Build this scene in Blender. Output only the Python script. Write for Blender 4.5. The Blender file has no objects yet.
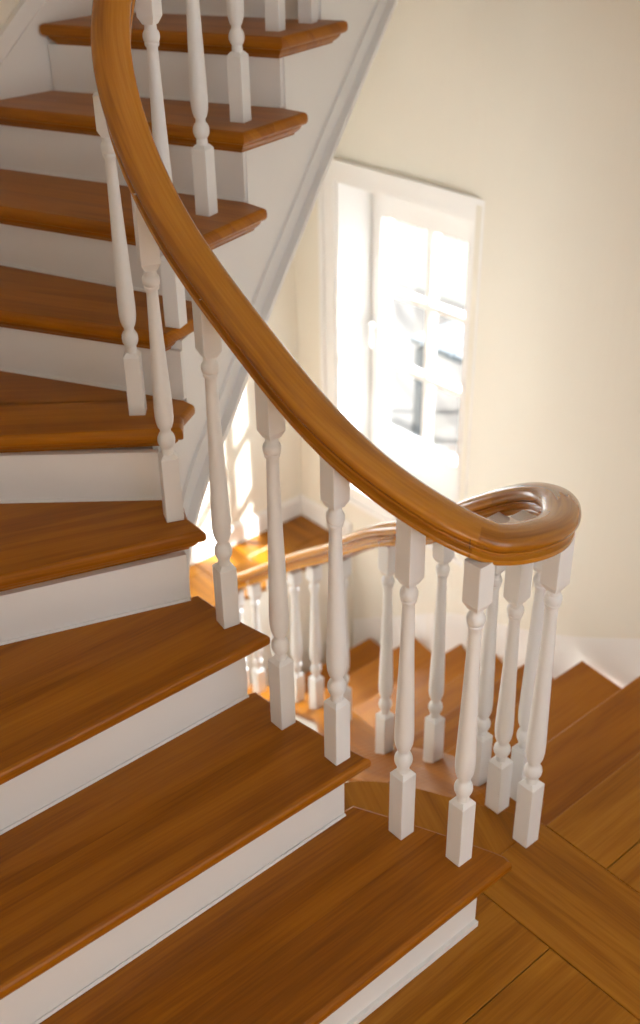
import bpy, bmesh, math, random
from mathutils import Vector, Matrix

random.seed(4)
SC = bpy.context.scene
COL = SC.collection
AL = math.radians(40.318)          # the stair hall is turned this much from the camera heading
SA, CA = math.sin(AL), math.cos(AL)


def P(a, b, z=0.0):
    """stair coordinates: a runs along the window wall (away), b towards the window wall"""
    return Vector((-SA * a + CA * b, CA * a + SA * b, z))


# ------------------------------------------------------------------ camera
CAM_H, TILT, ROLL, FPX = 1.9455, 0.5471908, -0.0170074, 1115.76
cam_data = bpy.data.cameras.new('camera')
cam = bpy.data.objects.new('camera', cam_data)
COL.objects.link(cam)
R0 = Vector((1, 0, 0))
D0 = Vector((0, -math.sin(TILT), -math.cos(TILT)))
FW = Vector((0, math.cos(TILT), -math.sin(TILT)))
cr = R0 * math.cos(ROLL) - D0 * math.sin(ROLL)
cu = -(R0 * math.sin(ROLL) + D0 * math.cos(ROLL))
m = Matrix.Identity(4)
for i in range(3):
    m[i][0], m[i][1], m[i][2] = cr[i], cu[i], -FW[i]
m.translation = Vector((0, 0, CAM_H))
cam.matrix_world = m
cam_data.sensor_fit = 'VERTICAL'
cam_data.sensor_height = 36.0
cam_data.lens = FPX * 36.0 / 1024.0
cam_data.clip_start = 0.05
cam_data.dof.use_dof = True
cam_data.dof.focus_distance = 2.12
cam_data.dof.aperture_fstop = 2.4
SC.camera = cam

# ------------------------------------------------------------------ light and exposure
world = bpy.data.worlds.new('daylight')
SC.world = world
world.use_nodes = True
bgn = world.node_tree.nodes['Background']
bgn.inputs['Color'].default_value = (0.88, 0.95, 1.03, 1)
bgn.inputs['Strength'].default_value = 2.2

sun_data = bpy.data.lights.new('sun', 'SUN')
sun_data.energy = 22.0
sun_data.angle = math.radians(1.6)
sun_data.color = (1.0, 0.96, 0.91)
sun = bpy.data.objects.new('sun', sun_data)
COL.objects.link(sun)
sd = P(.50, -.50, 0); sd.z = -.62
sun.rotation_euler = sd.normalized().to_track_quat('-Z', 'Y').to_euler()


def area(name, loc, target, w, h, power, col):
    l = bpy.data.lights.new(name, 'AREA')
    l.shape = 'RECTANGLE'; l.size = w; l.size_y = h; l.energy = power; l.color = col
    o = bpy.data.objects.new(name, l); COL.objects.link(o)
    o.location = loc
    o.rotation_euler = (target - loc).to_track_quat('-Z', 'Y').to_euler()
    return o


# unseen fill lamp added below the landing, brightens the half landing's face
area('lower_hall_fill', P(.2, 1.9, -1.1), P(3.0, 2.3, -1.0), 1.0, .9, 60, (1.0, .96, .90))
# fill lamp added outside, above the view, standing in for bright sky
area('stair_window_fill', P(2.75, 4.8, 1.65), P(2.5, 1.9, -.7), 1.8, 1.2, 900, (.95, .98, 1.0))
# unseen fill lamp added behind the upper flight, brightens wall and lower steps
area('far_wall_fill', P(3.60, 1.43, .30), P(2.2, 2.0, -.5), .8, 1.3, 15, (1.0, .98, .94))

SC.view_settings.view_transform = 'Standard'
SC.view_settings.look = 'None'
SC.view_settings.exposure = 0.35
SC.cycles.diffuse_bounces = 8
SC.cycles.max_bounces = 14
SC.view_settings.gamma = 1.0
SC.view_settings.use_curve_mapping = False


# ------------------------------------------------------------------ materials
def new_mat(name):
    mt = bpy.data.materials.new(name)
    mt.use_nodes = True
    nt = mt.node_tree
    return mt, nt, nt.nodes, nt.links, nt.nodes['Principled BSDF']


def ramp(N, stops):
    r = N.new('ShaderNodeValToRGB')
    cr_ = r.color_ramp
    cr_.elements[0].position, cr_.elements[0].color = stops[0][0], (*stops[0][1], 1)
    cr_.elements[1].position, cr_.elements[1].color = stops[-1][0], (*stops[-1][1], 1)
    for p_, c_ in stops[1:-1]:
        e = cr_.elements.new(p_)
        e.color = (*c_, 1)
    return r


def wood(name, dark, mid, light, rough=0.3, coat=0.3, vary=0.25, grain=1.0, rough_var=0.12):
    """varnished timber; UV: u along the grain in metres, v across it"""
    mt, nt, N, L, bs = new_mat(name)
    uv = N.new('ShaderNodeUVMap')
    uv.uv_map = 'UVMap'
    geo = N.new('ShaderNodeNewGeometry')
    oi = N.new('ShaderNodeObjectInfo')
    add = N.new('ShaderNodeMath'); add.operation = 'ADD'
    L.new(geo.outputs['Random Per Island'], add.inputs[0])
    L.new(oi.outputs['Random'], add.inputs[1])
    mul = N.new('ShaderNodeMath'); mul.operation = 'MULTIPLY'; mul.inputs[1].default_value = 13.7
    L.new(add.outputs[0], mul.inputs[0])
    cmb = N.new('ShaderNodeCombineXYZ')
    L.new(mul.outputs[0], cmb.inputs[0]); L.new(mul.outputs[0], cmb.inputs[1]); L.new(mul.outputs[0], cmb.inputs[2])
    vadd = N.new('ShaderNodeVectorMath'); vadd.operation = 'ADD'
    L.new(uv.outputs[0], vadd.inputs[0]); L.new(cmb.outputs[0], vadd.inputs[1])
    # broad flowing figure
    mp = N.new('ShaderNodeMapping'); mp.inputs['Scale'].default_value = (.9 * grain, 13.0 * grain, 1)
    L.new(vadd.outputs[0], mp.inputs[0])
    n1 = N.new('ShaderNodeTexNoise'); n1.inputs['Scale'].default_value = 1.0
    n1.inputs['Detail'].default_value = 4; n1.inputs['Distortion'].default_value = 0.9
    L.new(mp.outputs[0], n1.inputs[0])
    # cathedral rings from the same noise
    rg = N.new('ShaderNodeMath'); rg.operation = 'MULTIPLY'; rg.inputs[1].default_value = 26.0
    L.new(n1.outputs['Fac'], rg.inputs[0])
    sn = N.new('ShaderNodeMath'); sn.operation = 'SINE'
    L.new(rg.outputs[0], sn.inputs[0])
    # fine fibres
    mp2 = N.new('ShaderNodeMapping'); mp2.inputs['Scale'].default_value = (7.0 * grain, 190.0 * grain, 1)
    L.new(vadd.outputs[0], mp2.inputs[0])
    n2 = N.new('ShaderNodeTexNoise'); n2.inputs['Scale'].default_value = 1.0; n2.inputs['Detail'].default_value = 3
    L.new(mp2.outputs[0], n2.inputs[0])
    # fac = 0.5 + ...
    a1 = N.new('ShaderNodeMath'); a1.operation = 'MULTIPLY_ADD'
    L.new(sn.outputs[0], a1.inputs[0]); a1.inputs[1].default_value = 0.05; L.new(n1.outputs['Fac'], a1.inputs[2])
    a2 = N.new('ShaderNodeMath'); a2.operation = 'MULTIPLY_ADD'
    L.new(n2.outputs['Fac'], a2.inputs[0]); a2.inputs[1].default_value = 0.55; L.new(a1.outputs[0], a2.inputs[2])
    a3 = N.new('ShaderNodeMath'); a3.operation = 'MULTIPLY_ADD'
    L.new(add.outputs[0], a3.inputs[0]); a3.inputs[1].default_value = vary
    a4 = N.new('ShaderNodeMath'); a4.operation = 'SUBTRACT'; a4.inputs[1].default_value = 0.27 + vary
    L.new(a2.outputs[0], a4.inputs[0]); L.new(a4.outputs[0], a3.inputs[2])
    rp = ramp(N, [(0.15, dark), (0.5, mid), (0.9, light)])
    L.new(a3.outputs[0], rp.inputs[0])
    L.new(rp.outputs[0], bs.inputs['Base Color'])
    # worn varnish
    nw = N.new('ShaderNodeTexNoise'); nw.inputs['Scale'].default_value = 3.0; nw.inputs['Detail'].default_value = 5
    L.new(vadd.outputs[0], nw.inputs[0])
    rr = N.new('ShaderNodeMath'); rr.operation = 'MULTIPLY_ADD'
    L.new(nw.outputs['Fac'], rr.inputs[0]); rr.inputs[1].default_value = rough_var * 2
    rr.inputs[2].default_value = rough - rough_var
    L.new(rr.outputs[0], bs.inputs['Roughness'])
    bs.inputs['Specular IOR Level'].default_value = 0.22
    bs.inputs['Coat Weight'].default_value = coat
    bs.inputs['Coat Roughness'].default_value = 0.14
    bp_ = N.new('ShaderNodeBump'); bp_.inputs['Strength'].default_value = 0.05; bp_.inputs['Distance'].default_value = 0.002
    L.new(n2.outputs['Fac'], bp_.inputs['Height']); L.new(bp_.outputs[0], bs.inputs['Normal'])
    return mt


def paint(name, col, rough=0.45, bump=0.15, scale=60):
    mt, nt, N, L, bs = new_mat(name)
    tc = N.new('ShaderNodeTexCoord')
    n1 = N.new('ShaderNodeTexNoise'); n1.inputs['Scale'].default_value = scale; n1.inputs['Detail'].default_value = 4
    L.new(tc.outputs['Object'], n1.inputs[0])
    n2 = N.new('ShaderNodeTexNoise'); n2.inputs['Scale'].default_value = 2.2; n2.inputs['Detail'].default_value = 3
    L.new(tc.outputs['Object'], n2.inputs[0])
    rp = ramp(N, [(0.3, tuple(c * 0.97 for c in col)), (0.7, col)])
    L.new(n2.outputs['Fac'], rp.inputs[0]); L.new(rp.outputs[0], bs.inputs['Base Color'])
    bs.inputs['Roughness'].default_value = rough
    b = N.new('ShaderNodeBump'); b.inputs['Strength'].default_value = bump; b.inputs['Distance'].default_value = 0.001
    L.new(n1.outputs['Fac'], b.inputs['Height']); L.new(b.outputs[0], bs.inputs['Normal'])
    return mt


M = {}
M['tread'] = wood('tread_oak', (.19, .056, .0018), (.31, .102, .0025), (.43, .160, .0045), 0.38, 0.05, 0.12)
M['rail'] = wood('handrail_oak', (.24, .080, .005), (.44, .172, .011), (.56, .26, .03), 0.25, 0.6, 0.10, 1.0, 0.05)
M['floor'] = wood('floor_oak', (.16, .053, .002), (.29, .105, .004), (.42, .175, .012), 0.40, 0.05, 0.20)
M['white'] = paint('white_gloss_paint', (.79, .80, .81), 0.38, 0.1, 40)
M['riser'] = paint('white_riser_paint', (.785, .785, .785), 0.45, 0.2, 30)
M['trim'] = paint('white_trim_paint', (.84, .835, .82), 0.4, 0.1, 40)
M['wall'] = paint('cream_wall_paint', (.80, .768, .68), 0.75, 0.3, 120)
M['gap'] = paint('dark_joint', (.02, .01, .005), 0.9, 0, 10)
M['metal'] = paint('white_enamel_metal', (.85, .85, .85), 0.25, 0, 10)
M['paving'] = paint('pale_paving', (.075, .070, .066), 0.8, 0.3, 8)
M['render'] = paint('pale_garden_render', (.13, .13, .13), 0.8, 0.3, 8)
M['lawn'] = paint('pale_lawn', (.135, .145, .13), 0.9, 0.5, 20)
gm, nt, N, L, bs = new_mat('window_glass')
tr = N.new('ShaderNodeBsdfTransparent'); tr.inputs[0].default_value = (.96, .97, .97, 1)
gl = N.new('ShaderNodeBsdfGlossy'); gl.inputs['Roughness'].default_value = 0.03
mx = N.new('ShaderNodeMixShader'); mx.inputs[0].default_value = .05
L.new(tr.outputs[0], mx.inputs[1]); L.new(gl.outputs[0], mx.inputs[2])
L.new(mx.outputs[0], N['Material Output'].inputs[0])
M['glass'] = gm


# ------------------------------------------------------------------ helpers
def link(name, bm, mat, parent=None, smooth=False):
    me = bpy.data.meshes.new(name)
    bmesh.ops.recalc_face_normals(bm, faces=bm.faces)
    bm.to_mesh(me); bm.free()
    me.materials.append(mat)
    if smooth:
        for p_ in me.polygons:
            p_.use_smooth = True
    o = bpy.data.objects.new(name, me)
    COL.objects.link(o)
    if parent:
        o.parent = parent
        o.matrix_parent_inverse = Matrix.Translation(-parent.location) if parent.rotation_euler.z == 0 else parent.matrix_basis.inverted()
    return o


def empty(name, loc, label, cat, group=None, rz=0.0):
    o = bpy.data.objects.new(name, None)
    COL.objects.link(o)
    o.empty_display_size = 0.05
    o.location = loc; o.rotation_euler = (0, 0, rz)
    o['label'] = label; o['category'] = cat
    if group:
        o['group'] = group
    return o


def tag(o, label, cat, group=None):
    o['label'] = label; o['category'] = cat
    if group:
        o['group'] = group
    return o


def struct(o, label=None):
    o['kind'] = 'structure'
    if label:
        o['label'] = label
    return o


def uv_plan(bm, ang):
    """u along the direction ang in plan, v across plus height"""
    lay = bm.loops.layers.uv.get('UVMap') or bm.loops.layers.uv.new('UVMap')
    c, s = math.cos(ang), math.sin(ang)
    for f in bm.faces:
        for l in f.loops:
            x, y, z = l.vert.co
            l[lay].uv = (x * c + y * s, -x * s + y * c + z)


def offset_poly(pts, d):
    """inward offset of a CCW plan polygon"""
    n = len(pts); out = []
    for i in range(n):
        p0, p1, p2 = Vector(pts[i - 1]), Vector(pts[i]), Vector(pts[(i + 1) % n])
        e1 = (p1 - p0).normalized(); e2 = (p2 - p1).normalized()
        n1 = Vector((-e1.y, e1.x)); n2 = Vector((-e2.y, e2.x))
        mm = n1 + n2
        k = mm.dot(n1)
        out.append(p1 + mm * (d / max(k, 0.35)))
    return out


def ccw(pts):
    s = sum(pts[i - 1][0] * pts[i][1] - pts[i][0] * pts[i - 1][1] for i in range(len(pts)))
    return list(pts) if s > 0 else list(pts)[::-1]


def slab(bm, pts, layers):
    """stack of inset plan polygons: layers = [(z, inset)...] from top to bottom"""
    pts = ccw(pts)
    rings = []
    for z, d in layers:
        rings.append([bm.verts.new((q[0], q[1], z)) for q in offset_poly(pts, d)])
    bm.faces.new(rings[0])
    for r1, r2 in zip(rings, rings[1:]):
        for i in range(len(pts)):
            j = (i + 1) % len(pts)
            bm.faces.new((r1[i], r2[i], r2[j], r1[j]))
    bm.faces.new(rings[-1][::-1])


def catmull(pts, n=10):
    pts = [Vector(p_) for p_ in pts]
    ext = [pts[0] * 2 - pts[1]] + pts + [pts[-1] * 2 - pts[-2]]
    out = []
    for i in range(1, len(ext) - 2):
        p0, p1, p2, p3 = ext[i - 1:i + 3]
        for k in range(n):
            t = k / n
            out.append(0.5 * ((2 * p1) + (p2 - p0) * t + (2 * p0 - 5 * p1 + 4 * p2 - p3) * t * t
                              + (3 * p1 - p0 - 3 * p2 + p3) * t ** 3))
    out.append(pts[-1])
    return out


def prism_wall(bm, plan, zlo, zhi, thick, side=1):
    """vertical sheet with thickness following a plan polyline; zlo/zhi numbers or functions of index"""
    n = len(plan)
    A = [Vector(p_) for p_ in plan]
    nor = []
    for i in range(n):
        d = (A[min(i + 1, n - 1)] - A[max(i - 1, 0)]).normalized()
        nor.append(Vector((-d.y, d.x)) * side)
    fz = lambda f, i: f[i] if isinstance(f, (list, tuple)) else f
    rows = []
    for i in range(n):
        q = A[i] + nor[i] * thick
        rows.append([bm.verts.new((A[i].x, A[i].y, fz(zlo, i))), bm.verts.new((A[i].x, A[i].y, fz(zhi, i))),
                     bm.verts.new((q.x, q.y, fz(zhi, i))), bm.verts.new((q.x, q.y, fz(zlo, i)))])
    for i in range(n - 1):
        for k in range(4):
            l = (k + 1) % 4
            bm.faces.new((rows[i][k], rows[i + 1][k], rows[i + 1][l], rows[i][l]))
    bm.faces.new(rows[0]); bm.faces.new(rows[-1][::-1])


def box_ab(bm, a0, a1, b0, b1, z0, z1):
    v = [bm.verts.new(P(a, b, z)) for z in (z0, z1) for a, b in ((a0, b0), (a1, b0), (a1, b1), (a0, b1))]
    for f in ((0, 1, 2, 3), (7, 6, 5, 4), (0, 4, 5, 1), (1, 5, 6, 2), (2, 6, 7, 3), (3, 7, 4, 0)):
        bm.faces.new([v[i] for i in f])


def ab2(pts):
    return [P(a, b).to_2d() for a, b in pts]


R = 0.17
DEP = .618                       # pitch of the lower flight
# ------------------------------------------------------------------ the shell
# curved window wall (b as a function of a)
WB = [(-1.5, 2.43), (0.6, 2.43), (1.2, 2.44), (1.6, 2.475), (1.9, 2.56), (2.12, 2.65), (2.32, 2.738), (2.46, 2.782), (2.62, 2.80)]
wpts = catmull([(a, b, 0) for a, b in WB], 8)
wall_ab = [(p_.x, p_.y) for p_ in wpts]
OPA0, OPA1, OPZ0, OPZ1 = 2.472, 3.166, -0.45, 0.835
FARA = 3.43
ZB, ZT = -1.9, 3.3

bm = bmesh.new()
left_part = [q for q in wall_ab if q[0] < OPA0 - .02]
left_part.append((OPA0, 2.787))
prism_wall(bm, ab2(left_part), ZB, ZT, 0.24, -1)
# straight part with the window opening
mid = [(OPA0, 2.787), (2.55, 2.796), (2.62, 2.80), (OPA1, 2.80)]
prism_wall(bm, ab2(mid), ZB, OPZ0, 0.235, -1)
prism_wall(bm, ab2(mid), OPZ1, ZT, 0.235, -1)
box_ab(bm, OPA1, FARA + .2, 2.8, 3.03, ZB, ZT)
struct(link('wall_right', bm, M['wall']), 'cream wall holding the window')

W2 = (1.0, 1.86, -.40, 1.00)      # unseen opening added in the far wall to light the lower flight
bm = bmesh.new()
box_ab(bm, FARA, FARA + .2, .8, W2[0], ZB, ZT)
box_ab(bm, FARA, FARA + .2, W2[0], W2[1], ZB, W2[2])
box_ab(bm, FARA, FARA + .2, W2[0], W2[1], W2[3], ZT)
box_ab(bm, FARA, FARA + .2, W2[1], 2.8, ZB, ZT)
struct(link('wall_far', bm, M['wall']), 'cream wall at the far end catching a patch of sun')

OW = [(-1.7, -.36), (0.9, -.35), (1.5, -.31), (2.05, -.13), (2.40, .09), (2.64, .38), (2.79, .75), (2.845, 1.0), (2.875, 1.3), (2.89, 1.5), (2.92, 1.72), (2.97, 1.95)]
ow = [(p_.x, p_.y) for p_ in catmull([(a, b, 0) for a, b in OW], 8)]
bm = bmesh.new()
prism_wall(bm, ab2([q for q in ow if q[1] < .9]), ZB, ZT, 0.12, 1)
up_ = [q for q in ow if q[1] > .82]
prism_wall(bm, ab2(up_), [.78 + (q[1] - .9) * .75 for q in up_], ZT, 0.12, 1)
box_ab(bm, 2.98, FARA + .1, 1.92, 2.04, 1.5, ZT)
box_ab(bm, 2.83, FARA, .70, .82, ZB, 1.5)
box_ab(bm, 2.99, FARA, .82, 1.92, 1.40, 1.48)
struct(link('wall_left', bm, M['wall']), 'grey cream wall along the outside of the upper flight')

# the landing's front wall behind the camera, an opening added for fill light, and the ceiling
OPN = (.35, 2.1, .55, 2.5)
bm = bmesh.new()
box_ab(bm, -1.75, -1.6, -.5, OPN[0], ZB, ZT)
box_ab(bm, -1.75, -1.6, OPN[1], 2.7, ZB, ZT)
box_ab(bm, -1.75, -1.6, OPN[0], OPN[1], ZB, OPN[2])
box_ab(bm, -1.75, -1.6, OPN[0], OPN[1], OPN[3], ZT)
struct(link('wall_front', bm, M['wall']), 'cream wall of the landing behind the viewer')
bm = bmesh.new()
box_ab(bm, -1.75, FARA + .2, -.5, 3.03, ZT, ZT + .15)
struct(link('ceiling', bm, M['trim']), 'white ceiling over the stair hall')

# ------------------------------------------------------------------ landing floor
def plank(bm, a0, a1, b0, b1, z=0.0, g=.0012, t=.02, along='b'):
    start = len(bm.verts)
    pts = ab2([(a0 + g, b0 + g), (a1 - g, b0 + g), (a1 - g, b1 - g), (a0 + g, b1 - g)])
    slab(bm, pts, [(z, .0012), (z - .0012, 0), (z - t, 0)])


bm = bmesh.new()
lay = bm.loops.layers.uv.new('UVMap')


def set_uv(bm, faces, ang):
    c, s = math.cos(ang), math.sin(ang)
    for f in faces:
        for l in f.loops:
            x, y, z = l.vert.co
            l[lay].uv = (x * c + y * s, -x * s + y * c + z)


def add_planks(rects, ang):
    bm.faces.ensure_lookup_table(); n0 = len(bm.faces)
    for r_ in rects:
        plank(bm, *r_[:4], g=r_[4] if len(r_) > 4 else .0005)
    bm.faces.ensure_lookup_table()
    set_uv(bm, bm.faces[n0:], ang)


angB, angA = AL, AL + math.pi / 2
rects = []
aedge = 0.831
# left of the border board
rects += [(aedge, 1.047, -.34, 1.30, .0009)]
rects += [(0.60, aedge, -.34, .92, .0014), (0.60, aedge, .92, 1.30, .0014)]
for k in range(8):
    a1_ = .60 - k * .2
    cut = 1.12 if k % 2 == 0 else .55
    rects += [(a1_ - .2, a1_, -.34, cut, .0008), (a1_ - .2, a1_, cut, 1.30, .0008)]
# right of the border board
rects += [(.8785, 1.048, 1.548, 2.43, .0014), (.70, .8785, 1.548, 2.43, .0014)]
for k in range(9):
    a1_ = .70 - k * .19
    rects += [(a1_ - .19, a1_, 1.548, 2.43, .0008)]
add_planks(rects, angB)
# the border board
bm.faces.ensure_lookup_table(); n0 = len(bm.faces)
plank(bm, -1.0, 1.0585, 1.30, 1.548, g=.0004, z=.0006)
bm.faces.ensure_lookup_table(); set_uv(bm, bm.faces[n0:], angA)
# rounded landing end beside the well
end = [(1.0590, -.30), (1.0590, 1.548)]
arc = [(p_.x, p_.y) for p_ in catmull([(1.085, 1.545, 0), (1.17, 1.495, 0), (1.25, 1.453, 0), (1.33, 1.41, 0), (1.39, 1.37, 0), (1.446, 1.31, 0), (1.475, 1.23, 0), (1.48, 1.13, 0)], 5)]
end += arc + [(1.48, -.30)]
n0 = len(bm.faces)
slab(bm, ab2(end), [(.0006, .003), (-.002, 0), (-.018, 0), (-.022, .004)])
bm.faces.ensure_lookup_table(); set_uv(bm, bm.faces[n0:], AL + math.radians(66))
# nosing along the drop to the lower flight
n0 = len(bm.faces)
floor_o = link('floor', bm, M['floor'])
struct(floor_o, 'oak plank landing with a wide border board')
bm = bmesh.new()
box_ab(bm, -1.6, 1.02, -.34, 2.43, -.2, -.0205)
box_ab(bm, 1.02, 1.40, -.30, 1.42, -.2, -.0235)
struct(link('floor_2', bm, M['gap']), 'dark subfloor under the landing boards')
bm = bmesh.new()
box_ab(bm, 1.021, 1.034, 1.43, 2.43, -.19, -.021)
struct(link('trim_1', bm, M['riser']), 'white riser board under the landing edge')

# half landing under the window
bm = bmesh.new()
lay = bm.loops.layers.uv.new('UVMap')
rs = []
k = 0
for i in range(9):
    b0 = .95 + i * .205
    b1 = min(b0 + .205, 2.8)
    c_ = (3.22, 3.34, 3.27, 3.30)[i % 4]
    rs.append((3.12, c_, b0, b1)); rs.append((c_, 3.43, b0, b1))
for r_ in rs:
    plank(bm, *r_, z=-.75, g=.0015)
plank(bm, 3.075, 3.12, .95, 2.8, z=-.75, g=.0005, t=.02)
set_uv(bm, bm.faces, angA)
struct(link('floor_3', bm, M['floor']), 'sunlit oak floor of the half landing under the window')
bm = bmesh.new()
box_ab(bm, 3.08, 3.43, .95, 2.8, -1.9, -.7705)
struct(link('wall_back', bm, M['wall']), 'cream face under the edge of the half landing')

# lower ground, well out of sight under both flights
bm = bmesh.new()
box_ab(bm, -1.6, 3.43, -.36, 3.0, -2.0, -1.9)
o = link('floor_4', bm, M['floor']); struct(o, 'floor far below the well')
lay2 = o.data.uv_layers.new(name='UVMap')

# ------------------------------------------------------------------ window
wa0, wa1, wz0, wz1 = OPA0, OPA1, OPZ0, OPZ1
win = empty('window_1', P(2.83, 2.9, wz0), 'tall white casement window of six panes in a deep reveal', 'window')
del win['category']
win['kind'] = 'structure'


def casing_piece(bm, a0, a1, z0, z1):
    box_ab(bm, a0, a1, 2.781, 2.7995, z0, z1)


CW = .075
bm = bmesh.new()
casing_piece(bm, wa0 - CW, wa0, wz0 - CW, wz1 + CW)
casing_piece(bm, wa1, wa1 + CW, wz0 - CW, wz1 + CW)
casing_piece(bm, wa0, wa1, wz1, wz1 + CW)
casing_piece(bm, wa0, wa1, wz0 - CW, wz0 - .012)
# raised outer bead of the casing
for (a0, a1, z0, z1) in ((wa0 - CW - .003, wa0 - CW + .018, wz0 - CW - .003, wz1 + CW + .003), (wa1 + CW - .018, wa1 + CW + .003, wz0 - CW - .003, wz1 + CW + .003),
                         (wa0 - CW + .018, wa1 + CW - .018, wz1 + CW - .018, wz1 + CW + .003), (wa0 - CW + .018, wa1 + CW - .018, wz0 - CW - .003, wz0 - CW + .018)):
    box_ab(bm, a0, a1, 2.768, 2.7805, z0, z1)
link('window_casing', bm, M['trim'], win)
bm = bmesh.new()
box_ab(bm, wa0 - .0, wa0 + .012, 2.79, 3.03, wz0, wz1)
box_ab(bm, wa1 - .012, wa1, 2.79, 3.03, wz0, wz1)
box_ab(bm, wa0 + .012, wa1 - .012, 2.79, 3.03, wz1 - .012, wz1)
link('window_reveal', bm, M['trim'], win)
bm = bmesh.new()
box_ab(bm, wa0 + .012, wa1 - .012, 2.765, 3.03, wz0 - .012, wz0 + .012)
link('window_sill', bm, M['trim'], win)
# sash
sa0, sa1, sz0, sz1 = wa0 + .02, wa1 - .018, wz0 + .02, wz1 - .02
ga0, ga1, gz0, gz1 = 2.585, 3.095, -.245, .675
SB0, SB1 = 2.985, 3.025
bm = bmesh.new()
box_ab(bm, wa0 + .012, sa0, SB0 - .01, 3.03, wz0 + .012, wz1 - .012)
box_ab(bm, sa1, wa1 - .012, SB0 - .01, 3.03, wz0 + .012, wz1 - .012)
box_ab(bm, sa0, sa1, SB0 - .01, 3.03, sz1, wz1 - .012)
box_ab(bm, sa0, sa1, SB0 - .01, 3.03, wz0 + .012, sz0 + .09)
link('window_frame', bm, M['trim'], win)
bm = bmesh.new()
zb = sz0 + .092
box_ab(bm, sa0 + .003, ga0, SB0 - .02, SB1, zb, sz1 - .003)
box_ab(bm, ga1, sa1 - .003, SB0 - .02, SB1, zb, sz1 - .003)
box_ab(bm, ga0, ga1, SB0 - .02, SB1, gz1, sz1 - .003)
box_ab(bm, ga0, ga1, SB0 - .02, SB1, zb, gz0)
MW = .013
am = 2.845
box_ab(bm, am - MW, am + MW, SB0 - .005, SB1 - .005, gz0, gz1)
for i in (1, 2):
    zc = gz0 + (gz1 - gz0) * i / 3
    box_ab(bm, ga0, am - MW, SB0 - .005, SB1 - .005, zc - MW, zc + MW)
    box_ab(bm, am + MW, ga1, SB0 - .005, SB1 - .005, zc - MW, zc + MW)
sash = link('casement_sash', bm, M['trim'], win)
for i in range(3):
    for (p0, p1) in ((ga0, am - MW), (am + MW, ga1)):
        z0 = gz0 + (gz1 - gz0) * i / 3 + (MW if i else 0); z1 = gz0 + (gz1 - gz0) * (i + 1) / 3 - (MW if i < 2 else 0)
        bm = bmesh.new()
        box_ab(bm, p0 - .001, p1 + .001, 3.004, 3.008, z0 - .001, z1 + .001)
        link('pane', bm, M['glass'], sash)
# espagnolette handle
bm = bmesh.new()
hc = P(3.122, SB0 - .024, .20)
box_ab(bm, 3.112, 3.132, SB0 - .026, SB0 - .0205, .12, .26)
bmesh.ops.create_uvsphere(bm, u_segments=16, v_segments=10, radius=.014, matrix=Matrix.Translation(P(3.122, SB0 - .042, .225)))
bmesh.ops.create_cone(bm, cap_ends=True, segments=12, radius1=.007, radius2=.006, depth=.09, matrix=Matrix.Translation(P(3.122, SB0 - .046, .175)))
link('window_handle', bm, M['metal'], sash, smooth=False)

win2 = empty('window_added', P(FARA + .1, 1.43, W2[2]), 'unseen white window added in the far wall to light the lower flight', 'window')
del win2['category']
win2['kind'] = 'structure'  # never in view, added to let daylight onto the lower steps
bm = bmesh.new()
b0_, b1_, z0_, z1_ = W2
box_ab(bm, FARA + .10, FARA + .15, b0_, b0_ + .06, z0_, z1_); box_ab(bm, FARA + .10, FARA + .15, b1_ - .06, b1_, z0_, z1_)
box_ab(bm, FARA + .10, FARA + .15, b0_ + .06, b1_ - .06, z0_, z0_ + .06); box_ab(bm, FARA + .10, FARA + .15, b0_ + .06, b1_ - .06, z1_ - .06, z1_)
box_ab(bm, FARA + .11, FARA + .14, (b0_ + b1_) / 2 - .012, (b0_ + b1_) / 2 + .012, z0_ + .06, z1_ - .06)
wf2 = link('window_frame', bm, M['trim'], win2)
bm = bmesh.new()
box_ab(bm, FARA + .122, FARA + .126, b0_ + .06, b1_ - .06, z0_ + .06, z1_ - .06)
link('pane', bm, M['glass'], wf2)

# ------------------------------------------------------------------ what stands outside the window
bm = bmesh.new()
box_ab(bm, -2, 9, 3.04, 6.2, -1.3, -1.2)
o = link('floor_5', bm, M['paving']); struct(o, 'pale sunlit terrace outside the window')
bm = bmesh.new()
box_ab(bm, -3, 12, 6.2, 14, -1.32, -1.22)
tag(link('lawn', bm, M['lawn']), 'pale green lawn beyond the terrace outside the window', 'grass')['kind'] = 'stuff'
bm = bmesh.new()
box_ab(bm, -3, 12, 9.5, 9.7, -1.219, .1)
box_ab(bm, -3, 12, 9.45, 9.75, .1, .16)
tag(link('garden_wall', bm, M['render']), 'low white garden wall seen through the window', 'wall')
gb = empty('garden_table', P(3.85, 4.6, -1.2), 'blue grey slatted garden table blurred outside the window', 'table')
M['bluegrey'] = paint('blue_grey_wood', (.06, .07, .08), .6, .1, 20)
bm = bmesh.new()
for i in range(6):
    box_ab(bm, 3.5 + i * .11, 3.59 + i * .11, 4.2, 5.0, -.52, -.49)
box_ab(bm, 3.52, 4.12, 4.25, 4.3, -.56, -.52); box_ab(bm, 3.52, 4.12, 4.9, 4.95, -.56, -.52)
link('table_top', bm, M['bluegrey'], gb)
for (a, b) in ((3.54, 4.25), (4.10, 4.25), (3.54, 4.95), (4.10, 4.95)):
    bm = bmesh.new(); box_ab(bm, a - .025, a + .025, b - .02, b + .02, -1.2, -.56)
    link('leg', bm, M['bluegrey'], gb)

# ------------------------------------------------------------------ skirtings
def wall_b(a):
    if a >= 2.6:
        return 2.8
    for (a0, b0), (a1, b1) in zip(wall_ab, wall_ab[1:]):
        if a0 <= a <= a1:
            return b0 + (b1 - b0) * (a - a0) / (a1 - a0)
    return 2.43


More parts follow.
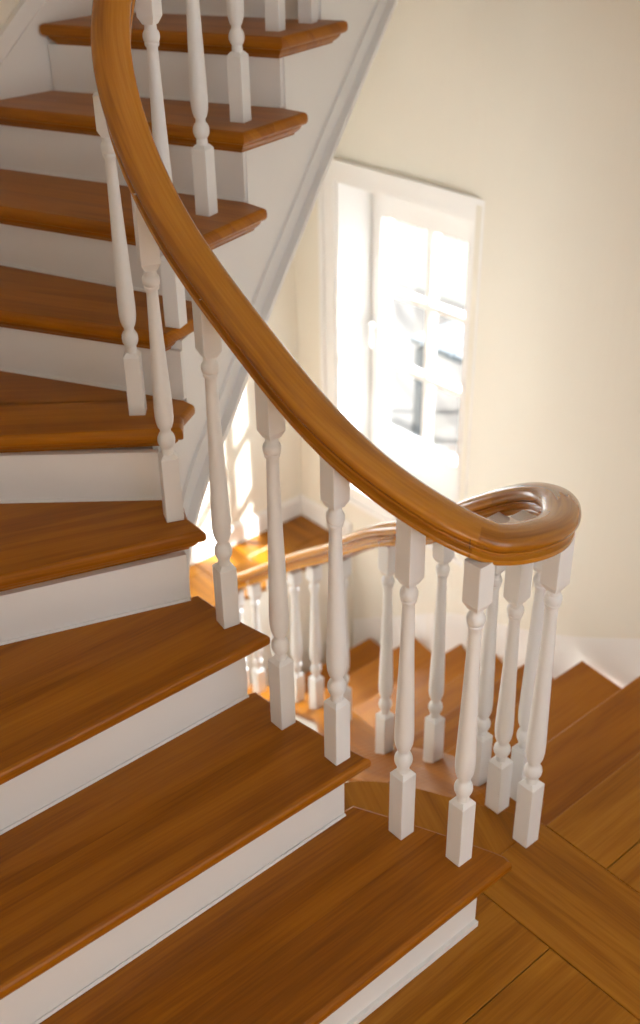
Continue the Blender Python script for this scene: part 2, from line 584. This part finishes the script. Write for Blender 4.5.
bm = bmesh.new()
As = [1.0 + .05 * i for i in range(42)]
As[-1] = 3.075
pl = ab2([(a, wall_b(a) - .001) for a in As])
tops = [-DEP * (a - 1.05) + .065 for a in As]
tops = [min(t_, .11) for t_ in tops]
lows = [t_ - .42 for t_ in tops]
prism_wall(bm, pl, lows, tops, .016, -1)
prism_wall(bm, pl, [t_ - .001 for t_ in tops], [t_ + .016 for t_ in tops], .024, -1)
struct(link('baseboard_right', bm, M['trim']), 'white sloping skirting along the lower flight')
bm = bmesh.new()
prism_wall(bm, ab2([(-1.2, 2.429), (1.0, 2.429)]), 0.001, .11, .016, -1)
struct(link('baseboard_landing', bm, M['trim']), 'white skirting on the landing')
bm = bmesh.new()
box_ab(bm, 3.085, FARA, 2.784, 2.799, -.749, -.665)
box_ab(bm, 3.085, FARA, 2.789, 2.799, -.665, -.652)
struct(link('baseboard_window', bm, M['trim']), 'white skirting below the window')
bm = bmesh.new()
box_ab(bm, FARA - .016, FARA - .001, 1.99, 2.783, -.749, -.665)
box_ab(bm, FARA - .011, FARA - .001, 1.99, 2.783, -.665, -.652)
struct(link('baseboard_far', bm, M['trim']), 'white skirting at the far wall of the half landing')

# ------------------------------------------------------------------ upper flight
NOSL = [(0.15, 0.0011), (0.4, 0.002)]
FR = {1: (0.937, 1.288), 2: (1.214, 1.155), 3: (1.493, 1.124), 4: (1.688, 1.114), 5: (1.830, 1.169), 6: (1.939, 1.219),
      7: (1.995, 1.362), 8: (2.112, 1.582), 9: (2.221, 1.791), 10: (2.335, 2.005), 11: (2.45, 2.22)}
LF = {1: (0.931, -.335), 2: (1.235, -.32), 3: (1.503, -.295), 4: (2.09, -.085), 5: (2.515, .26), 6: (2.75, .79),
      7: (2.86, 1.02), 8: (2.862, 1.28), 9: (2.862, 1.496), 10: (2.905, 1.73), 11: (2.96, 1.96)}
# riser foot lines measured in the photograph's frame: (left, right) on the tread below
FT = {1: ((0.972, -.33), (0.975, 1.235)), 2: ((1.252, -.31), (1.257, 1.120)), 3: ((1.534, -.285), (1.533, 1.085)),
      4: ((2.10, -.055), (1.709, 1.072)), 5: ((2.545, .30), (1.862, 1.120)), 6: ((2.77, .82), (1.948, 1.255)),
      7: ((2.868, 1.075), (2.035, 1.395)), 8: ((2.868, 1.32), (2.150, 1.605)), 9: ((2.872, 1.52), (2.262, 1.815)),
      10: ((2.915, 1.76), (2.378, 2.035)), 11: ((2.965, 1.99), (2.49, 2.25))}
side = {1: [(.957, 1.291), (.98, 1.284), (1.067, 1.248), (1.198, 1.188), (1.268, 1.153)],
        2: [(1.30, 1.136), (1.42, 1.118), (1.536, 1.11)],
        3: [(1.60, 1.105), (1.715, 1.098)],
        4: [(1.76, 1.118), (1.832, 1.15)],
        5: [(1.88, 1.205), (1.915, 1.26)],
        6: [(1.965, 1.30), (2.0, 1.405)],
        7: [(2.073, 1.611)], 8: [(2.179, 1.832)], 9: [(2.32, 2.092)], 10: [(2.43, 2.28)]}
where = {1: 'lowest step of the upper flight, rounded end beside the landing border board',
         2: 'second step up, wide oak tread carrying two balusters',
         3: 'third step up, oak tread with one baluster at its pointed corner',
         4: 'fourth step up, oak winder tread just above the brightly lit gap',
         5: 'fifth step up, oak winder tread with a dark open joint along it',
         6: 'sixth step up, narrow oak winder passing behind the handrail',
         7: 'seventh step up, dark oak tread with its moulded end showing by the string',
         8: 'eighth step up, dark oak tread meeting the left wall',
         9: 'ninth step up, highest tread fully in view at the top edge',
         10: 'tenth step, white riser at the very top edge of the view'}
THK = .030


def cut_joint(bm, p0, p1, gap):
    """saw the slab along the plan line p0-p1 and open a hairline joint"""
    d = (p1 - p0).normalized(); nrm = Vector((-d.y, d.x, 0))
    geom = list(bm.verts) + list(bm.edges) + list(bm.faces)
    res = bmesh.ops.bisect_plane(bm, geom=geom, plane_co=(p0.x, p0.y, 0), plane_no=nrm)
    edges = [e for e in res['geom_cut'] if isinstance(e, bmesh.types.BMEdge)]
    bmesh.ops.split_edges(bm, edges=edges)
    for v in bm.verts:
        s = (v.co - Vector((p0.x, p0.y, 0))).dot(nrm)
        if abs(s) < 1e-5:
            cen = sum((f.calc_center_median() for f in v.link_faces), Vector()) / max(1, len(v.link_faces))
            if (cen - Vector((p0.x, p0.y, 0))).dot(nrm) > 0:
                v.co += nrm * gap


for k in range(1, 11):
    F, Lf = FR[k], LF[k]
    bl = FT[k + 1][0]
    poly = [Lf, F] + side[k]
    last = side[k][-1]
    # back edge runs under the riser above
    poly += [(FT[k + 1][1][0] + .012, FT[k + 1][1][1] + .0)] if k <= 3 else [(FT[k + 1][1][0] + .02, FT[k + 1][1][1] + .005)]
    poly += [(bl[0] + .012, bl[1] + .012)]
    z = k * R
    base = P(*F, z - R)
    st = empty('stair_step', base, where[k], 'stair step', 'steps of the upper flight')
    pts2 = ab2(poly)
    bm = bmesh.new(); lay = bm.loops.layers.uv.new('UVMap')
    slab(bm, pts2, [(z, .008), (z - .0025, .0035), (z - .007, .0008), (z - .015, 0), (z - .023, .0008), (z - .0275, .0035), (z - THK, .008)])
    pF, pL = P(*F).to_2d(), P(*Lf).to_2d()
    ang = math.atan2(*(pF - pL).yx)
    # second board of the tread
    JN = {1: .155, 2: .175, 3: .16, 4: .14, 5: .155, 6: .13, 7: .12, 8: .12, 9: .12}
    if k in JN:
        d = (pF - pL).normalized(); nn = Vector((-d.y, d.x))
        cc = sum((Vector(q) for q in pts2), Vector((0, 0))) / len(pts2)
        if (cc - pF).dot(nn) < 0:
            nn = -nn
        tilt = {5: .03, 3: -.04, 4: .05}.get(k, 0.0)
        q0 = pF + nn * JN[k]; q1 = pL + nn * (JN[k] + tilt)
        cut_joint(bm, q0, q1, 0.005 if k == 5 else .0006)
    set_uv(bm, bm.faces, ang)
    link('tread', bm, M['tread'], st)
    # scotia moulding under the nosing
    bm = bmesh.new(); lay = bm.loops.layers.uv.new('UVMap')
    slab(bm, pts2, [(z - THK + .0002, .012), (z - THK - .006, .0135), (z - THK - .012, .018), (z - THK - .019, .026), (z - THK - .022, .026)])
    set_uv(bm, bm.faces, ang)
    if k >= 4:
        link('tread_moulding', bm, M['tread'], st)
    else:
        bm.free()
    # riser board
    fl, fr_ = FT[k]
    a_, b_ = P(*fl).to_2d(), P(*fr_).to_2d()
    d = (b_ - a_).normalized(); nn = Vector((-d.y, d.x))
    bm = bmesh.new()
    lo = z - R + .0008
    hi = z - THK - (.0225 if k >= 4 else .0003)
    if k == 1:
        # riser wrapping the rounded end of the lowest step
        rp = [(.972, -.33), (.972, 1.228), (.988, 1.246), (1.06, 1.216), (1.19, 1.155), (1.30, 1.105), (1.30, 1.08), (1.18, 1.12), (1.05, 1.17), (.995, 1.19), (.995, -.33)]
        slab(bm, ab2(rp), [(hi, 0), (lo, 0)])
        slab(bm, ab2([(.963, -.33), (.963, 1.228), (.9715, 1.228), (.9715, -.33)]), [(lo + .014, .0), (lo, 0)])
    else:
        nv = nn if nn.dot(P(1, .6).to_2d()) > 0 else -nn
        q = [a_, b_, b_ + nv * .016, a_ + nv * .016]
        slab(bm, q, [(hi, 0), (lo, 0)])
        q = [a_ - nv * .006, b_ - nv * .006 - d * .0, b_ - nv * .0002, a_ - nv * .0002]
        slab(bm, q, [(lo + .006, .0015), (lo, 0)])
    link('riser', bm, M['riser'], st)

# string following the well side of the upper flight
S_LINE = [(1.285, 1.085), (1.40, 1.075), (1.53, 1.070), (1.62, 1.066), (1.70, 1.068), (1.78, 1.088), (1.85, 1.125), (1.905, 1.185), (1.95, 1.26), (2.0, 1.345),
          (2.055, 1.44), (2.15, 1.615), (2.26, 1.825), (2.375, 2.045), (2.49, 2.265), (2.60, 2.48), (2.72, 2.70)]
S_NOSE = [.30, .40, .50, .56, .64, .74, .84, .93, 1.03, 1.12, 1.19, 1.36, 1.53, 1.70, 1.87, 2.04, 2.2]
S_DEPTH = [.20, .26, .30, .32, .34, .37, .39, .405, .43, .46, .475, .50, .52, .53, .55, .57, .58]
ctrl = catmull([(a, b, n) for (a, b), n in zip(S_LINE, S_NOSE)], 6)
dep = catmull([(d, 0, 0) for d in S_DEPTH], 6)
# step profile: top of the string under every tread
riser_a = [FT[k][1] for k in range(1, 12)]


def step_top(a, b):
    """underside of the tread standing over this point of the string"""
    n = 0
    for k in range(1, 12):
        (la, lb), (ra, rb) = FT[k]
        d = Vector((ra - la, rb - lb)).normalized(); nn = Vector((-d.y, d.x))
        if nn.dot(Vector((1, .45))) < 0:
            nn = -nn
        if (Vector((a, b)) - Vector((ra, rb))).dot(nn) > (.03 if k in (4, 5) else .009) and (k == n + 1):
            n = k
    return n * R - THK


string = empty('stair_string', P(1.285, 1.085, .0), 'white curved outer string climbing the well side of the upper flight', 'stair string')
# finer sampling so that the step corners are crisp
fine = []
for i in range(len(ctrl) - 1):
    for j in range(6):
        t = j / 6
        c0 = ctrl[i].lerp(ctrl[i + 1], t); dd = dep[i].x * (1 - t) + dep[i + 1].x * t
        fine.append((c0.x, c0.y, c0.z - dd))
bm = bmesh.new()
seg = []
for (a, b, lo) in fine:
    t_ = step_top(a, b)
    if seg and seg[-1][3] != t_:
        seg.append((a, b, lo, seg[-1][3]))
        if len(seg) > 1:
            prism_wall(bm, ab2([s_[:2] for s_ in seg]), [s_[2] for s_ in seg], [s_[3] - .0005 for s_ in seg], .03, 1)
        seg = []
    seg.append((a, b, lo, t_))
prism_wall(bm, ab2([s_[:2] for s_ in seg]), [s_[2] for s_ in seg], [s_[3] - .0005 for s_ in seg], .03, 1)
bmesh.ops.remove_doubles(bm, verts=bm.verts, dist=1e-5)
link('string_board', bm, M['white'], string)
sub = fine[::3] + [fine[-1]]
bm = bmesh.new()
def offset_line(line, d):
    out = []
    for i in range(len(line)):
        p0 = Vector(line[max(0, i - 1)][:2]); p1 = Vector(line[min(len(line) - 1, i + 1)][:2])
        t = (p1 - p0).normalized(); nn = Vector((t.y, -t.x))
        q = Vector(line[i][:2]) + nn * d
        out.append((q.x, q.y))
    return out
ol = offset_line(sub, .0005)
prism_wall(bm, ab2(ol), [s_[2] - .004 for s_ in sub], [s_[2] + .085 for s_ in sub], .010, -1)
ol = offset_line(sub, .0105)
prism_wall(bm, ab2(ol), [s_[2] - .006 for s_ in sub], [s_[2] + .035 for s_ in sub], .010, -1)
link('string_moulding', bm, M['white'], string)

# soffit under the upper flight
bm = bmesh.new()
inn = [(a, b, lo) for (a, b, lo) in sub]
vin, vout = [], []
n = len(inn)
OWP = catmull([(1.25, -.31, 0), (1.55, -.28, 0), (2.05, -.11, 0), (2.40, .12, 0), (2.63, .41, 0), (2.77, .76, 0), (2.83, 1.0, 0), (2.86, 1.3, 0), (2.88, 1.6, 0), (2.93, 1.85, 0), (2.98, 2.2, 0), (3.0, 2.7, 0)], 20)
for i, (a, b, lo) in enumerate(inn):
    a, b = offset_line([(x_[0], x_[1]) for x_ in inn], -.032)[i]
    q = OWP[int(i / (n - 1) * (len(OWP) - 1))]
    vin.append((P(a, b, lo + .01), P(a, b, lo + .03))); vout.append((P(q.x, q.y, lo + .01), P(q.x, q.y, lo + .03)))
rows = [[bm.verts.new(vin[i][0]), bm.verts.new(vin[i][1]), bm.verts.new(vout[i][1]), bm.verts.new(vout[i][0])] for i in range(n)]
for i in range(n - 1):
    for k in range(4):
        l_ = (k + 1) % 4
        bm.faces.new((rows[i][k], rows[i + 1][k], rows[i + 1][l_], rows[i][l_]))
bm.faces.new(rows[0]); bm.faces.new(rows[-1][::-1])
struct(link('ceiling_stair', bm, M['white']), 'white soffit under the upper flight')

# skirting with a capped edge on the left wall
bm = bmesh.new()
lw = [(2.775, .75), (2.84, 1.0), (2.872, 1.3), (2.887, 1.5), (2.917, 1.72), (2.967, 1.95)]
lz = [1.02, 1.14, 1.36, 1.53, 1.70, 1.87]
c3 = catmull([(a, b, z_) for (a, b), z_ in zip(lw, lz)], 8)
prism_wall(bm, ab2([(q.x, q.y) for q in c3]), [q.z - .36 for q in c3], [q.z + .06 for q in c3], .012, -1)
prism_wall(bm, ab2([(q.x, q.y) for q in c3]), [q.z + .05 for q in c3], [q.z + .085 for q in c3], .022, -1)
prism_wall(bm, ab2([(q.x, q.y) for q in c3]), [q.z + .015 for q in c3], [q.z + .025 for q in c3], .017, -1)
struct(link('baseboard_left', bm, M['trim']), 'white capped skirting climbing the left wall')

# ------------------------------------------------------------------ lower flight
def lower_inner(a):
    pts = [(0.9, 1.50), (1.25, 1.53), (1.475, 1.60), (1.69, 1.62), (1.9, 1.70), (2.1, 1.80), (2.3, 1.87), (2.5, 1.92), (2.9, 1.99), (3.3, 2.02)]
    for (a0, b0), (a1, b1) in zip(pts, pts[1:]):
        if a0 <= a <= a1:
            return b0 + (b1 - b0) * (a - a0) / (a1 - a0)
    return pts[0][1] if a < .9 else pts[-1][1]


lowname = {1: 'first step down from the landing, broad oak tread at the right edge',
           2: 'second step down, oak tread with a clear corner at the white skirting',
           3: 'third step down, oak tread glimpsed between the landing balusters',
           4: 'fourth step down, oak tread behind the balusters under the handrail turn',
           5: 'fifth step down, golden oak tread with a corner by the skirting',
           6: 'sixth step down, golden lit oak tread',
           7: 'seventh step down, bright tread next to the face of the half landing',
           8: 'eighth step down, dark tread slipping under the half landing'}
na = {1: 1.330, 2: 1.605, 3: 1.845, 4: 2.083, 5: 2.353, 6: 2.66, 7: 2.945, 8: 3.078}
na[0] = 1.05
for k in range(1, 9):
    z = -k * R
    a0 = na[k - 1] - .025
    a1 = na[k]
    st = empty('stair_step', P(a0, 2.2, z - .14), lowname[k], 'stair step', 'steps of the lower flight')
    bm = bmesh.new(); lay = bm.loops.layers.uv.new('UVMap')
    i0, i1 = lower_inner(a0), lower_inner(a1)
    poly = ab2([(a0, i0), (a1, i1), (a1, wall_b(a1) - .018), (a0, wall_b(a0) - .018)])
    slab(bm, poly, [(z, .006), (z - .004, .0015), (z - .013, 0), (z - .022, .0015), (z - .026, .006)])
    cj = P(a1 - .15, 1).to_2d(), P(a1 - .15, 2).to_2d()
    cut_joint(bm, Vector((*cj[0],)), Vector((*cj[1],)), .0006)
    set_uv(bm, bm.faces, AL)
    link('tread', bm, M['tread'], st)
    bm = bmesh.new()
    box_ab(bm, a1 - .045, a1 - .03, max(i0, i1) + .002, min(wall_b(a0), wall_b(a1)) - .02, z - R + .001, z - .0265)
    link('riser', bm, M['riser'], st)

# curb string carrying the lower balusters
def cap_z(a):
    return min(-.0006, -.618 * (a - 1.05) + .098)


bm = bmesh.new(); lay = bm.loops.layers.uv.new('UVMap')
cen = catmull([(1.085, 1.545, 0), (1.16, 1.53, 0), (1.25, 1.555, 0), (1.36, 1.59, 0), (1.475, 1.625, 0), (1.60, 1.640, 0), (1.72, 1.665, 0), (1.9, 1.745, 0), (2.1, 1.845, 0), (2.3, 1.91, 0), (2.5, 1.965, 0), (2.7, 2.0, 0), (2.95, 2.035, 0)], 6)
pc = ab2([(q.x, q.y) for q in cen])
acc = 0
rows = []
for i, q in enumerate(cen):
    p0, p1 = pc[max(0, i - 1)], pc[min(len(pc) - 1, i + 1)]
    t = (p1 - p0).normalized(); nn = Vector((-t.y, t.x))
    if i:
        acc += (pc[i] - pc[i - 1]).length
    zz = cap_z(q.x)
    wl = .085 * max(0, min(1, (2.15 - q.x) / .4)) * max(0, min(1, (q.x - 1.15) / .2))
    prof = [(-.062, -.024), (-.066, -.012), (-.062, -.002), (-.056, 0), (.056 + wl, 0), (.062 + wl, -.002), (.066 + wl, -.012), (.062 + wl, -.024)]
    rows.append([(bm.verts.new((pc[i].x + nn.x * u, pc[i].y + nn.y * u, zz + v)), acc, u) for u, v in prof])
for i in range(len(rows) - 1):
    for k in range(8):
        l_ = (k + 1) % 8
        vs = (rows[i][k], rows[i + 1][k], rows[i + 1][l_], rows[i][l_])
        f = bm.faces.new([v[0] for v in vs])
        for lp, v in zip(f.loops, vs):
            lp[lay].uv = (v[1], v[2] + (.03 if k > 4 else 0))
bm.faces.new([v[0] for v in rows[0]]); bm.faces.new([v[0] for v in rows[-1]][::-1])
curb = empty('curb_string', P(1.3, 1.56, -.4), 'sloping curb between the well and the lower flight, oak cap under the balusters', 'stair string')
link('string_cap', bm, M['tread'], curb)
bm = bmesh.new()
prism_wall(bm, [Vector(p_) for p_ in pc], [cap_z(q.x) - .42 for q in cen], [cap_z(q.x) - .0245 for q in cen], .045, 1)
link('string_board', bm, M['white'], curb)

# ------------------------------------------------------------------ handrail
UR = [(2.60, 2.45, 2.42), (2.42, 2.10, 2.22), (2.27, 1.80, 2.06), (2.15, 1.53, 1.92), (2.06, 1.345, 1.815), (1.998, 1.236, 1.71), (1.950, 1.168, 1.62), (1.908, 1.131, 1.545), (1.84, 1.105, 1.44), (1.737, 1.095, 1.335),
      (1.643, 1.088, 1.268), (1.528, 1.087, 1.198), (1.416, 1.086, 1.135), (1.335, 1.084, 1.09), (1.255, 1.096, 1.037), (1.185, 1.130, .980), (1.11, 1.176, .931), (1.038, 1.214, .895)]
TURN = [(1.038, 1.214, .895), (1.006, 1.275, .874), (1.004, 1.36, .852), (1.027, 1.440, .827), (1.075, 1.510, .806), (1.13, 1.566, .782), (1.20, 1.598, .753), (1.28, 1.608, .703)]
LR = [(1.28, 1.608, .703), (1.38, 1.612, .628), (1.50, 1.64, .515), (1.69, 1.665, .405), (1.90, 1.745, .24), (2.10, 1.845, .07), (2.30, 1.91, -.08), (2.50, 1.965, -.235), (2.72, 2.01, -.41), (2.90, 2.05, -.555), (2.945, 2.06, -.62), (2.955, 2.062, -.72)]
PROF_H = [(0, 0), (.024, 0), (.0290, .002), (.0308, .0065), (.0295, .0115), (.0245, .0140), (.0215, .0160), (.0225, .0205), (.0265, .0250), (.0315, .0270),
          (.0312, .0285), (.0275, .0300), (.0345, .0335), (.0378, .039), (.0385, .045), (.0372, .051), (.0322, .0560), (.0220, .0600), (.0110, .0618), (0, .0625)]
PROF_H = [(u * .95, v * .95) for u, v in PROF_H]
PROF = PROF_H + [(-u, v) for u, v in PROF_H[-2:0:-1]]
full = catmull([P(*q) for q in UR[:-1]] + [P(*q) for q in TURN] + [P(*q) for q in LR[1:]], 12)
# resample evenly and fair the curve
mk1, mk2 = full[(len(UR) - 1) * 12].copy(), full[(len(UR) - 1 + len(TURN) - 1) * 12].copy()
rs_ = [full[0]]
for p_ in full[1:]:
    while (p_ - rs_[-1]).length >= .009:
        rs_.append(rs_[-1] + (p_ - rs_[-1]).normalized() * .009)
full = rs_
for it in range(26):
    full = [full[0]] + [full[i] * .5 + (full[i - 1] + full[i + 1]) * .25 for i in range(1, len(full) - 1)] + [full[-1]]
nU = min(range(len(full)), key=lambda i: (full[i] - mk1).length)
for it in range(150):
    full = [full[0]] + [full[i].lerp((full[i - 1] + full[i + 1]) / 2, .5 * max(0, min(1, (nU + 5 - i) / 14))) for i in range(1, len(full) - 1)] + [full[-1]]
nT = min(range(len(full)), key=lambda i: (full[i] - mk2).length)


def sweep(path, i0, i1, name, parent):
    bm = bmesh.new(); lay = bm.loops.layers.uv.new('UVMap')
    rows = []; s = 0
    per = [0]
    for k in range(1, len(PROF) + 1):
        per.append(per[-1] + math.dist(PROF[k - 1], PROF[k % len(PROF)]))
    for i in range(i0, i1 + 1):
        p0, p1 = path[max(0, i - 1)], path[min(len(path) - 1, i + 1)]
        t = (p1 - p0)
        th = Vector((t.x, t.y, 0)).normalized()
        nn = Vector((-th.y, th.x, 0))
        up = nn.cross(t.normalized()) * -1
        if up.z < 0:
            up = -up
        up = (up * .75 + Vector((0, 0, .25))).normalized()
        if i > i0:
            s += (path[i] - path[i - 1]).length
        rows.append(([bm.verts.new(path[i] + nn * u + up * v) for u, v in PROF], s))
    n = len(PROF)
    for (r1, s1), (r2, s2) in zip(rows, rows[1:]):
        for k in range(n):
            l_ = (k + 1) % n
            f = bm.faces.new((r1[k], r2[k], r2[l_], r1[l_]))
            for lp, uv_ in zip(f.loops, ((s1, per[k]), (s2, per[k]), (s2, per[k + 1]), (s1, per[k + 1]))):
                lp[lay].uv = uv_
    bm.faces.new(rows[0][0]); bm.faces.new(rows[-1][0][::-1])
    o = link(name, bm, M['rail'], parent, smooth=True)
    o.data.set_sharp_from_angle(angle=math.radians(38))
    return o


rail = empty('handrail', P(1.02, 1.3, .87), 'glossy oak handrail curving down the upper flight, looping round and descending again', 'handrail')
sweep(full, 0, nU, 'rail_upper_run', rail)
sweep(full, nU, nT, 'rail_turn', rail)
sweep(full, nT, len(full) - 1, 'rail_lower_run', rail)
# glue joint in the rail
bm = bmesh.new()
lay = bm.loops.layers.uv.new('UVMap')
i = nU
t = (full[i + 1] - full[i - 1]).normalized(); th = Vector((t.x, t.y, 0)).normalized(); nn = Vector((-th.y, th.x, 0))
ringA = [bm.verts.new(full[i] - t * .0007 + nn * u * 1.014 + Vector((0, 0, (v - .032) * 1.014 + .032))) for u, v in PROF]
ringB = [bm.verts.new(full[i] + t * .0007 + nn * u * 1.014 + Vector((0, 0, (v - .032) * 1.014 + .032))) for u, v in PROF]
for k in range(len(PROF)):
    l_ = (k + 1) % len(PROF)
    bm.faces.new((ringA[k], ringB[k], ringB[l_], ringA[l_]))
bm.faces.new(ringA); bm.faces.new(ringB[::-1])
link('rail_joint', bm, M['gap'], rail)


def rail_under(a, b):
    """height of the handrail's underside over the plan point"""
    q = P(a, b); best = None
    for p_ in full:
        d = (p_.x - q.x) ** 2 + (p_.y - q.y) ** 2
        if best is None or d < best[0]:
            best = (d, p_.z)
    return best[1]


# ------------------------------------------------------------------ balusters
def baluster(a, b, z0, rot, hb, hu, label, group, s=.038, top=None, k=1.0):
    loc = P(a, b, z0)
    root = empty('baluster', loc, label, 'baluster', group, rot)
    top = (rail_under(a, b) + (.005 if z0 > .2 else .001 if z0 > .1 else .006) if top is None else top) - z0
    hs = hb - .030 * k           # top of the square base block
    h = s / 2

    def blk(levels):
        bm = bmesh.new(); rings = []
        for z, w in levels:
            rings.append([bm.verts.new((x * w, y * w, z)) for x, y in ((-1, -1), (1, -1), (1, 1), (-1, 1))])
        bm.faces.new(rings[0][::-1]); bm.faces.new(rings[-1])
        for r1, r2 in zip(rings, rings[1:]):
            for i in range(4):
                j = (i + 1) % 4
                bm.faces.new((r1[i], r1[j], r2[j], r2[i]))
        return bm

    def add(name, bm, smooth):
        me = bpy.data.meshes.new(name)
        bmesh.ops.recalc_face_normals(bm, faces=bm.faces)
        if not smooth:
            bmesh.ops.bevel(bm, geom=[e for e in bm.edges if abs(e.verts[0].co.z - e.verts[1].co.z) > .03], offset=.0012, segments=1, affect='EDGES')
        bm.to_mesh(me); bm.free(); me.materials.append(M['white'])
        if smooth:
            for p_ in me.polygons:
                p_.use_smooth = True
            me.set_sharp_from_angle(angle=math.radians(42))
        o = bpy.data.objects.new(name, me); COL.objects.link(o); o.parent = root
        return o

    add('base_block', blk([(0.0004, h), (hs - .010 * k, h), (hs - .001, h * .62)]), False)
    ts = hu + .020 * k           # lower end of the top block
    add('top_block', blk([(ts, h * .60), (ts + .007 * k, h * .78), (ts + .015 * k, h), (top, h)]), False)
    r = s / .038
    body = hu - hb
    pr = [(hs - .002, .0130), (hs + .004 * k, .0128), (hb - .017 * k, .0122), (hb - .014 * k, .0150), (hb - .007 * k, .0178), (hb, .0187), (hb + .007 * k, .0178),
          (hb + .014 * k, .0148), (hb + .018 * k, .0115), (hb + .024 * k, .0112), (hb + .029 * k, .0145), (hb + .040 * k, .0178), (hb + .054 * k, .0194), (hb + .075 * k, .0197), (hb + .105 * k, .0189),
          (hb + body * .45, .0166), (hb + body * .68, .0138), (hu - .034 * k, .0116), (hu - .022 * k, .0112), (hu - .018 * k, .0145), (hu - .013 * k, .0152), (hu - .0115 * k, .0142), (hu - .009 * k, .0160),
          (hu - .003 * k, .0172), (hu + .003 * k, .0170), (hu + .008 * k, .0150), (hu + .010 * k, .0128), (hu + .016 * k, .0122), (ts + .002, .0118)]
    bm = bmesh.new(); rings = []
    SEG = 20
    for z, rad in pr:
        rings.append([bm.verts.new((rad * r * math.cos(2 * math.pi * i / SEG), rad * r * math.sin(2 * math.pi * i / SEG), z)) for i in range(SEG)])
    for r1, r2 in zip(rings, rings[1:]):
        for i in range(SEG):
            j = (i + 1) % SEG
            bm.faces.new((r1[i], r1[j], r2[j], r2[i]))
    bm.faces.new(rings[0][::-1]); bm.faces.new(rings[-1])
    add('turned_spindle', bm, True)
    return root


GU, GL = 'balusters of the upper flight', 'balusters of the landing and lower flight'
rd = math.radians
UP = [
    (1.018, 1.216, 1, 40, .195, .602, 'white baluster on the rounded end of the lowest step, right one of its pair', .038),
    (1.145, 1.178, 1, 40, .203, .606, 'white baluster on the lowest step, left one of its pair', .038),
    (1.262, 1.106, 2, 40, .186, .574, 'white baluster on the second step, right one near the tread corner', .038),
    (1.416, 1.090, 2, 40, .206, .657, 'white baluster on the second step, left one of its pair', .038),
    (1.587, 1.085, 3, 30, .182, .591, 'white baluster standing alone on the third step up', .038),
    (1.781, 1.095, 4, 18, .190, .536, 'white baluster on the fourth step up against the bright gap', .038),
    (1.966, 1.143, 5, 2, .176, .576, 'leftmost white baluster, leaning into view on the fifth step up', .036),
    (1.973, 1.267, 6, -22, .191, .595, 'white baluster on the sixth step, its middle hidden behind the handrail', .037),
    (2.133, 1.480, 7, -28, .189, .597, 'white baluster on the seventh step up', .038),
    (2.215, 1.653, 8, -27, .187, .597, 'white baluster on the eighth step, near the moulded tread end', .038),
    (2.318, 1.850, 9, -24, .187, .597, 'white baluster base on the ninth step, left one at the top edge', .038),
    (2.362, 1.992, 9, -24, .187, .597, 'white baluster base on the ninth step, right one at the top edge', .038)]
for a, b, k, rot, hb, hu, lab, s in UP:
    baluster(a, b, k * R, rd(rot), hb, hu, lab, GU, s, 1.525 if k == 5 else None)
LO = [
    (1.052, 1.483, 0.0006, 40, .211, .668, 'frontmost white baluster on the landing border board, at the right', .041, 1),
    (1.162, 1.512, 0.0, 40, .178, .566, 'white landing baluster left behind the frontmost one', .040, .93),
    (1.150, 1.574, 0.0, 40, .19, .62, 'white landing baluster half hidden directly behind the frontmost one', .038, 1),
    (1.262, 1.560, None, 40, .19, .60, 'white landing baluster half hidden behind the right baluster of the lowest step', .038, .93)]
for a, b, z, rot, hb, hu, lab, s, kk in LO:
    z = cap_z(a) + .0002 if z is None or z == 0.0 else z
    baluster(a, b, z, rd(rot), hb, hu, lab, GL, s, None, kk)
LW = [(1.490, 1.645, .19, .62, 'white baluster of the lower flight between the two balusters of the lowest step'),
      (1.690, 1.660, .185, .60, 'white baluster of the lower flight next left, over the end of the oak curb'),
      (2.05, 1.825, .18, .55, 'thin far baluster of the lower flight beside the near second step baluster'),
      (2.28, 1.905, .18, .52, 'thin far baluster of the lower flight, right of the bright strip'),
      (2.44, 1.950, .17, .50, 'thin far baluster of the lower flight, sunlit'),
      (2.60, 1.985, .17, .47, 'pale far baluster of the lower flight behind the second step corner'),
      (2.76, 2.013, .16, .44, 'last pale baluster but one before the lower handrail drops'),
      (2.90, 2.035, .15, .40, 'farthest pale baluster where the lower handrail drops')]
for a, b, hb, hu, lab in LW:
    baluster(a, b, cap_z(a) - .006, rd(40), hb, hu, lab, GL, .038)
